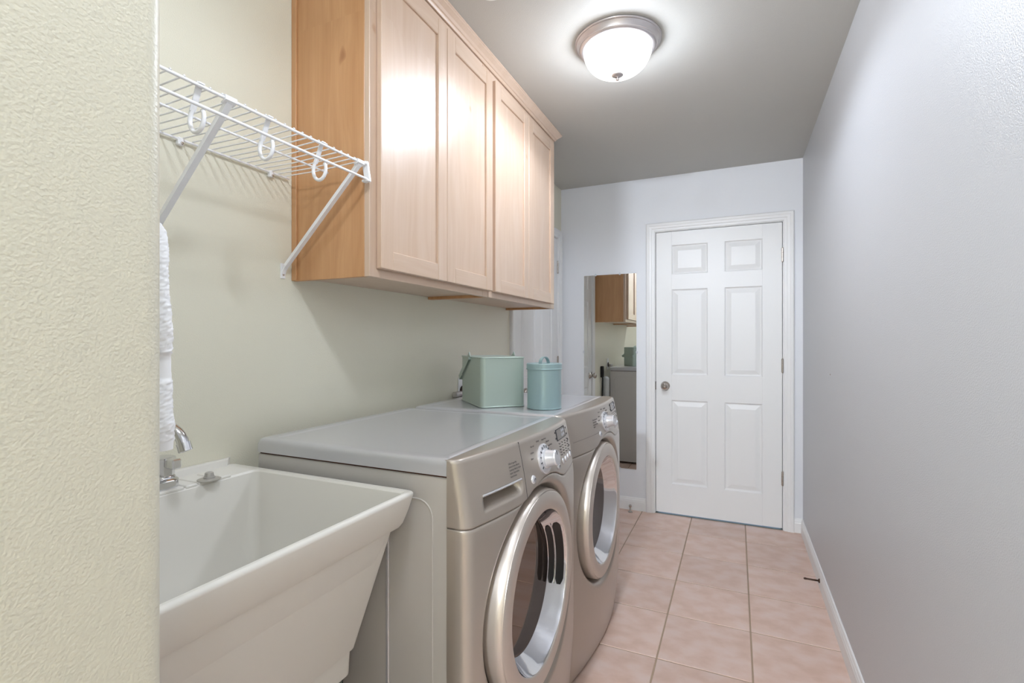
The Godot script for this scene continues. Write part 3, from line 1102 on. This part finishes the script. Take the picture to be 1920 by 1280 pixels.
	lathe(st, V(-1.141, 0.917, 0.772), Vector3.UP, [[0.0, 0.0], [0.025, 0.0], [0.0252, 0.0015], [0.02, 0.0035], [0.012, 0.004]], 32, [1, 2, 3, 3])
	part("washer_plate", st, M.cap, o)
	st = sh()
	lathe(st, V(-1.141, 0.921, 0.772), Vector3.UP, [[0.0, -0.001], [0.0125, -0.001], [0.0125, 0.003], [0.0105, 0.004], [0.009, 0.0125], [0.007, 0.014], [0.0, 0.0145]], 10, [-1, -1, -1, -1, -1, -1])
	part("nut", st, M.cap, o)

# ---------------------------------------------------------------- tins
func tins() -> void:
	var y0 := 0.9815
	# rectangular tin: local axes x along its long side, built about its base centre
	var w := 0.190
	var l := 0.312
	var cor := Vector2(-0.912, 1.716)                          # near corner, world x and d
	var ang := deg_to_rad(45.0)                             # direction of the narrow face
	var e1 := Vector2(cos(ang), sin(ang))
	var e2 := Vector2(-sin(ang), cos(ang))
	var cen := cor + e1 * w / 2 + e2 * l / 2
	var o := thing("storage_tin", "sage green rectangular tin with a strap handle on the dryer", "tin", V(cen.x, y0, cen.y))
	org = Vector3.ZERO
	o.rotation.y = ang
	# local: +x along e1, d along e2
	var h := 0.201
	var st := sh()
	var L := []
	for a in [[0.004, 0.0, 0.02], [0.001, 0.001, 0.02], [0.0, 0.004, 0.02], [0.002, 0.006, 0.02], [0.002, h - 0.006, 0.02], [0.002, h - 0.003, 0.02], [0.004, h - 0.003, 0.018], [0.004, h - 0.012, 0.018]]:
		L.append(rr(-w / 2 + a[0], w / 2 - a[0], -l / 2 + a[0], l / 2 - a[0], a[1], a[2], 8))
	loft(st, L, true, true, [1, 1, 1, 2, 2, 3, 4])
	part("body", st, M.box, o)
	st = sh()
	var rim := rr(-w / 2 + 0.001, w / 2 - 0.001, -l / 2 + 0.001, l / 2 - 0.001, h - 0.0025, 0.02, 8)
	var rl: Array = Array(rim)
	rl.append(rim[0])
	tube(st, rl, 0.0023, 8)
	part("rolled_rim", st, M.box, o)
	st = sh()
	L = []
	for a in [[0.006, h - 0.010], [0.006, h - 0.001], [0.009, h + 0.0005], [0.03, h + 0.001]]:
		L.append(rr(-w / 2 + a[0], w / 2 - a[0], -l / 2 + a[0], l / 2 - a[0], a[1], 0.017, 8))
	loft(st, L, true, true, [1, 2, 3])
	part("cover", st, M.box, o)
	# strap bail turned down over the back
	st = sh()
	var pv := Vector3(0, h - 0.006, 0)
	var back := Vector3(0, -0.105, -(l / 2 + 0.012))
	for s in [-1, 1]:
		var a0 := Vector3(s * (w / 2 + 0.005), h + 0.010, 0.012)
		var a1 := Vector3(s * (w / 2 + 0.005), h - 0.100, -(l / 2 + 0.010))
		strap(st, [a0, a1], Vector3(0, 1, -1).normalized(), 0.022, 0.002)
	strap(st, [Vector3(-w / 2 - 0.006, h - 0.100, -(l / 2 + 0.010)), Vector3(w / 2 + 0.006, h - 0.100, -(l / 2 + 0.010))], Vector3(0, 1, -0.3).normalized(), 0.019, 0.002)
	part("strap_handle", st, M.box, o, "flat metal strap handle folded down")
	for s in [-1, 1]:
		st = sh()
		lathe(st, Vector3(s * (w / 2 - 0.003), h - 0.009, 0), Vector3(s, 0, 0), [[0.0, 0.0], [0.006, 0.0], [0.006, 0.0115], [0.004, 0.013], [0.0, 0.0135]], 14, [1, 2, 3, 3])
		part("pivot", st, M.box, o)
	# round canister
	var c := V(-0.693, y0, 1.838)
	var hh := 0.166
	o = thing("canister", "round blue-green lidded canister beside the rectangular tin on the dryer", "canister", c)
	st = sh()
	lathe(st, c, Vector3.UP, [[0.0, 0.003], [0.062, 0.003], [0.066, 0.0], [0.0685, 0.001], [0.0685, 0.004], [0.0675, 0.006], [0.0675, hh]], 48, [1, 2, 3, 3, 3, 4])
	part("body", st, M.can, o)
	st = sh()
	lathe(st, c, Vector3.UP, [[0.0, hh - 0.012], [0.0678, hh - 0.012], [0.0690, hh - 0.013], [0.0715, hh - 0.012], [0.0715, hh - 0.009], [0.0702, hh - 0.007], [0.0702, hh + 0.009], [0.069, hh + 0.0115], [0.066, hh + 0.012], [0.062, hh + 0.010], [0.0, hh + 0.010]], 48, [1, 2, 3, 3, 3, 4, 5, 5, 5, 6])
	part("lid", st, M.can, o)
	var lid := o.get_child(o.get_child_count() - 1)
	st = sh()
	var pts := []
	for i in 17:
		var a := PI * i / 16
		pts.append(c + Vector3(0.026 * cos(a) * 0.3, hh + 0.010 + 0.026 * sin(a), -0.026 * cos(a) * 0.95))
	strap(st, pts, Vector3(0.95, 0, 0.3).normalized(), 0.014, 0.003)
	part("handle", st, M.can, lid)

# ---------------------------------------------------------------- wire shelf
func wire_shelf() -> void:
	var d0 := 0.302
	var d1 := 1.098
	var o := thing("wire_shelf", "white wire shelf with braces and loop hooks above the sink", "shelf", V(-1.255, 1.745, 0.7))
	var rods := [[-0.955, 1.745, 0.0036], [-0.946, 1.702, 0.0036], [-1.088, 1.738, 0.003], [-1.246, 1.742, 0.003], [-1.17, 1.7375, 0.0018]]
	for r in rods:
		if r[2] < 0.002:
			continue
		var st := sh()
		tube(st, [V(r[0], r[1], d0), V(r[0], r[1], d1 - (0.0 if r[0] > -1.0 else 0.004))], r[2], 10)
		part("rod", st, M.wire, o)
	var d := 0.315
	while d < 1.095:
		var st := sh()
		tube(st, [V(-1.249, 1.747, d), V(-1.12, 1.7445, d), V(-0.965, 1.7490, d), V(-0.954, 1.7505, d), V(-0.9515, 1.747, d)], 0.0018, 6)
		part("cross_wire", st, M.wire, o)
		d += 0.0256
	var st2 := sh()
	bx(st2, V(-0.962, 1.694, 1.092), V(-0.938, 1.701, 1.106), 0.002)
	bx(st2, V(-0.968, 1.743, 1.092), V(-0.947, 1.753, 1.106), 0.002)
	strap(st2, [V(-0.957, 1.752, 1.103), V(-0.947, 1.695, 1.103)], Vector3.RIGHT, 0.018, 0.006)
	part("end_cap", st2, M.wire, o)
	for b in [1.078, 0.690]:
		var st := sh()
		strap(st, [V(-0.958, 1.740, b), V(-0.985, 1.712, b), V(-1.238, 1.474, b)], V(0, 0, 1), 0.0135, 0.010)
		strap(st, [V(-0.962, 1.752, b), V(-0.950, 1.749, b), V(-0.950, 1.742, b), V(-0.964, 1.736, b)], V(0, 0, 1), 0.026, 0.003)
		bx(st, V(-1.2548, 1.436, b - 0.0085), V(-1.251, 1.482, b + 0.0085), 0.001)
		strap(st, [V(-1.232, 1.478, b), V(-1.246, 1.462, b), V(-1.2515, 1.450, b)], V(0, 0, 1), 0.013, 0.005)
		part("brace", st, M.wire, o, "diagonal support brace")
		var br := o.get_child(o.get_child_count() - 1)
		st = sh()
		lathe(st, V(-1.2512, 1.447, b), Vector3.RIGHT, [[0.0, 0.0], [0.0035, 0.0], [0.0028, 0.0018], [0.0, 0.002]], 10)
		part("screw", st, M.nickel, br)
	for h in [0.47, 0.630, 0.788, 0.945]:
		var st := sh()
		strap(st, [V(-0.952, 1.7505, h), V(-0.960, 1.7505, h), V(-0.972, 1.722, h), V(-0.982, 1.702, h)], V(0, 0, 1), 0.012, 0.003)
		var pts := [V(-0.976, 1.716, h), V(-0.986, 1.698, h)]
		for i in 13:
			var a := PI + PI * 1.0 * i / 12
			pts.append(V(-0.968 + 0.0215 * cos(a), 1.684 + 0.0215 * sin(a) * 1.25, h))
		pts.append(V(-0.948, 1.692, h))
		pts.append(V(-0.951, 1.697, h))
		tube(st, pts, 0.0044, 10)
		part("loop_hook", st, M.wire, o, "white plastic loop hook")
	for c in [0.45, 0.770, 1.031]:
		var st := sh()
		bx(st, V(-1.2548, 1.728, c - 0.007), V(-1.242, 1.747, c + 0.007), 0.002)
		part("wall_clip", st, M.wire, o)
		var cl := o.get_child(o.get_child_count() - 1)
		st = sh()
		lathe(st, V(-1.2425, 1.733, c + 0.002), Vector3.RIGHT, [[0.0, 0.0], [0.004, 0.0], [0.003, 0.002], [0.0, 0.002]], 10)
		part("screw", st, M.nickel, cl)

# ---------------------------------------------------------------- mirror
func mirror() -> void:
	var o := thing("wall_mirror", "tall frameless mirror on the end wall left of the white door", "mirror", V(-0.868, 0.30, 3.705))
	var st := sh()
	bx(st, V(-1.068, 0.300, 3.699), V(-0.669, 1.750, 3.7045), 0.0008)
	part("mirror_glass", st, M.mirror, o)
	for p in [[-0.976, 1.752, 0], [-0.793, 1.752, 0], [-1.0695, 1.165, 1], [-0.6675, 1.165, 1], [-0.976, 0.298, 0], [-0.793, 0.298, 0]]:
		st = sh()
		bx(st, V(p[0] - 0.006, p[1] - 0.009, 3.6955), V(p[0] + 0.006, p[1] + 0.009, 3.7045), 0.002)
		part("clip", st, M.clip, o, "small clear plastic clip")

# ---------------------------------------------------------------- small things
func small_things() -> void:
	# towel on a bar behind the near wall end
	var o := thing("towel_bar", "white towel bar on the back of the near wall end carrying the towel", "towel bar", V(-0.80, 1.372, 0.30))
	var st := sh()
	tube(st, [V(-1.02, 1.372, 0.345), V(-0.605, 1.372, 0.345)], 0.007, 12)
	part("rod", st, M.wire, o)
	for x in [-1.015, -0.612]:
		st = sh()
		lathe(st, V(x, 1.372, 0.3002), V(0, 0, 1), [[0.0, 0.0], [0.018, 0.0], [0.016, 0.005], [0.008, 0.009], [0.008, 0.052], [0.0, 0.054]], 18, [1, 2, 2, 3, 4])
		part("bracket", st, M.wire, o)
	st = sh()
	org = V(-0.78, 1.12, 0.345)
	var n := FastNoiseLite.new()
	n.seed = 8
	n.frequency = 220.0
	var n2 := FastNoiseLite.new()
	n2.seed = 2
	n2.frequency = 9.0
	# outline of the right edge against height, from the photograph's silhouette at this depth
	var edge := [[1.122, -0.5740], [1.132, -0.5730], [1.150, -0.5715], [1.175, -0.5735], [1.199, -0.5745], [1.203, -0.5765], [1.228, -0.5775], [1.233, -0.5750], [1.262, -0.5730], [1.30, -0.5755], [1.340, -0.5800], [1.370, -0.5850], [1.385, -0.5870]]
	var edge_at := func(y: float) -> float:
		for i in edge.size() - 1:
			if y <= edge[i + 1][0]:
				return -0.010 + lerpf(edge[i][1], edge[i + 1][1], clampf((y - edge[i][0]) / (edge[i + 1][0] - edge[i][0]), 0, 1))
		return edge[-1][1] - 0.010
	# section through the towel: up the back, over the bar, down the front; wrapped round its side edge
	var nv := 190
	var tf := func(i: int, j: int) -> Vector3:
		var y := lerpf(1.122, 1.381, float(j) / nv)
		var xe: float = edge_at.call(y)
		# i: 0..40 across the front, 40..52 round the right edge, 52..92 across the rear
		var t := 0.0105 + 0.004 * n2.get_noise_2d(y, 3.0)
		var dark := (y > 1.201 and y < 1.231) or y < 1.132
		var fz := 0.0 if dark else 0.0010
		var top := sqrt(clampf((1.381 - y) / 0.009, 0, 1))
		t = t * top
		var p: Vector3
		var dc := 0.345 + 0.003 * n2.get_noise_2d(y * 0.7, 11.0)
		if i <= 40:
			p = V(lerpf(-0.97, xe - 0.008, i / 40.0), y, dc - t)
		elif i < 52:
			var a := PI * (i - 40) / 12.0
			p = V(xe - 0.008 + 0.008 * sin(a), y, dc - t * cos(a))
		else:
			p = V(lerpf(xe - 0.008, -0.97, (i - 52) / 40.0), y, dc + t)
		p += Vector3(n.get_noise_3d(p.x, p.y, p.z), n.get_noise_3d(p.y, p.z, p.x) * 0.6, n.get_noise_3d(p.z, p.x, p.y)) * fz * 1.6
		return p
	grid(st, 92, nv, tf, V(0, 0, -1))
	single("towel", st, M.towel, "white terry towel hanging behind the wall end on the left", "towel", org)
	# smoke alarm on the ceiling, at the top edge of the picture
	var c := V(-0.742, CEIL, 1.462)
	o = thing("smoke_alarm", "round white smoke alarm on the ceiling above the cabinets' near end", "smoke alarm", c)
	st = sh()
	lathe(st, c, Vector3.DOWN, [[0.0, 0.0], [0.070, 0.0], [0.070, 0.010], [0.067, 0.013], [0.060, 0.016]], 48, [1, 2, 3, 3])
	part("base", st, M.white, o)
	st = sh()
	lathe(st, c, Vector3.DOWN, [[0.060, 0.012], [0.059, 0.022], [0.050, 0.029], [0.02, 0.031], [0.0, 0.031]], 48, [1, 2, 2, 2])
	part("cover", st, M.white, o)
	# door stops
	c = V(-0.703, 0.0, 3.640)
	o = thing("floor_door_stop", "small metal door stop standing on the floor by the end wall", "door stop", c)
	st = sh()
	lathe(st, c, Vector3.UP, [[0.0, 0.0], [0.017, 0.0], [0.017, 0.003], [0.012, 0.006], [0.007, 0.009], [0.0055, 0.038]], 20, [1, 2, 3, 3, 3])
	part("post", st, M.nickel, o)
	st = sh()
	lathe(st, c, Vector3.UP, [[0.0055, 0.036], [0.009, 0.038], [0.0105, 0.045], [0.009, 0.053], [0.0, 0.056]], 18)
	part("tip", st, M.nickel, o)
	c = V(0.3835, 0.040, 2.905)
	o = thing("baseboard_door_stop", "thin dark metal door stop sticking out of the right baseboard", "door stop", c)
	st = sh()
	lathe(st, c, Vector3.LEFT, [[0.0, 0.0], [0.011, 0.0], [0.010, 0.004], [0.0045, 0.007], [0.0038, 0.060], [0.0, 0.061]], 16, [1, 2, 3, 3, 4])
	part("shaft", st, M.bronze, o)
	st = sh()
	lathe(st, c + Vector3(-0.058, 0, 0), Vector3.LEFT, [[0.0, 0.0], [0.005, 0.0], [0.005, 0.010], [0.0, 0.013]], 12, [1, 2, 3])
	part("tip", st, M.bronze, o)
	# nail in the right wall
	c = V(0.396, 1.093, 2.678)
	org = c
	st = sh()
	lathe(st, c, Vector3.LEFT, [[0.0, -0.002], [0.0035, -0.002], [0.0035, 0.002], [0.0, 0.003]], 10, [1, 2, 3])
	single("nail", st, M.nickel, "small nail head in the middle of the right wall", "nail", c)
	# outlet behind the dryer
	c = V(-1.255, 1.005, 2.152)
	o = thing("wall_outlet", "white wall outlet with a dark socket just above the dryer's back", "outlet", c)
	st = sh()
	bx(st, V(-1.2548, 0.945, 2.115), V(-1.249, 1.065, 2.190), 0.003)
	part("plate", st, M.white, o)
	st = sh()
	lathe(st, V(-1.249, 0.998, 2.152), Vector3.RIGHT, [[0.0, -0.001], [0.026, -0.001], [0.026, 0.004], [0.023, 0.005], [0.0, 0.005]], 24, [1, 2, 3, 4])
	part("socket", st, M.bronze, o)
	st = sh()
	bx(st, V(-1.2485, 0.974, 2.052), V(-1.222, 1.000, 2.130), 0.004)
	part("plug", st, M.brushed, o, "grey plug in the socket")
	# vent hose and cord at the far side of the dryer's back
	c = V(-1.215, 0.0, 2.380)
	o = thing("dryer_vent_hose", "pale vent hose standing against the wall behind the dryer", "hose", c)
	st = sh()
	var prof := []
	for i in 60:
		prof.append([0.034 + 0.002 * (i % 2), 0.002 + i * 0.0145])
	for i in 6:
		var a := PI / 2 * (i + 1) / 6
		prof.append([0.034 * cos(a), 0.858 + 0.03 * sin(a)])
	lathe(st, c, Vector3.UP, prof, 24)
	part("flexible_duct", st, M.hose, o)
	c = V(-1.232, 0.0, 2.42)
	o = thing("power_cord", "black power cord and plug on the wall behind the dryer", "cord", V(-1.242, 0.93, 2.435))
	st = sh()
	bx(st, V(-1.2545, 0.88, 2.430), V(-1.222, 0.995, 2.467), 0.006)
	part("plug", st, M.dark, o)
	st = sh()
	tube(st, [V(-1.235, 0.89, 2.445), V(-1.235, 0.80, 2.447), V(-1.24, 0.60, 2.45), V(-1.238, 0.20, 2.44), V(-1.237, 0.008, 2.44)], 0.008, 10)
	part("cord", st, M.dark, o)
	# small cleats between the dark plug and the hose
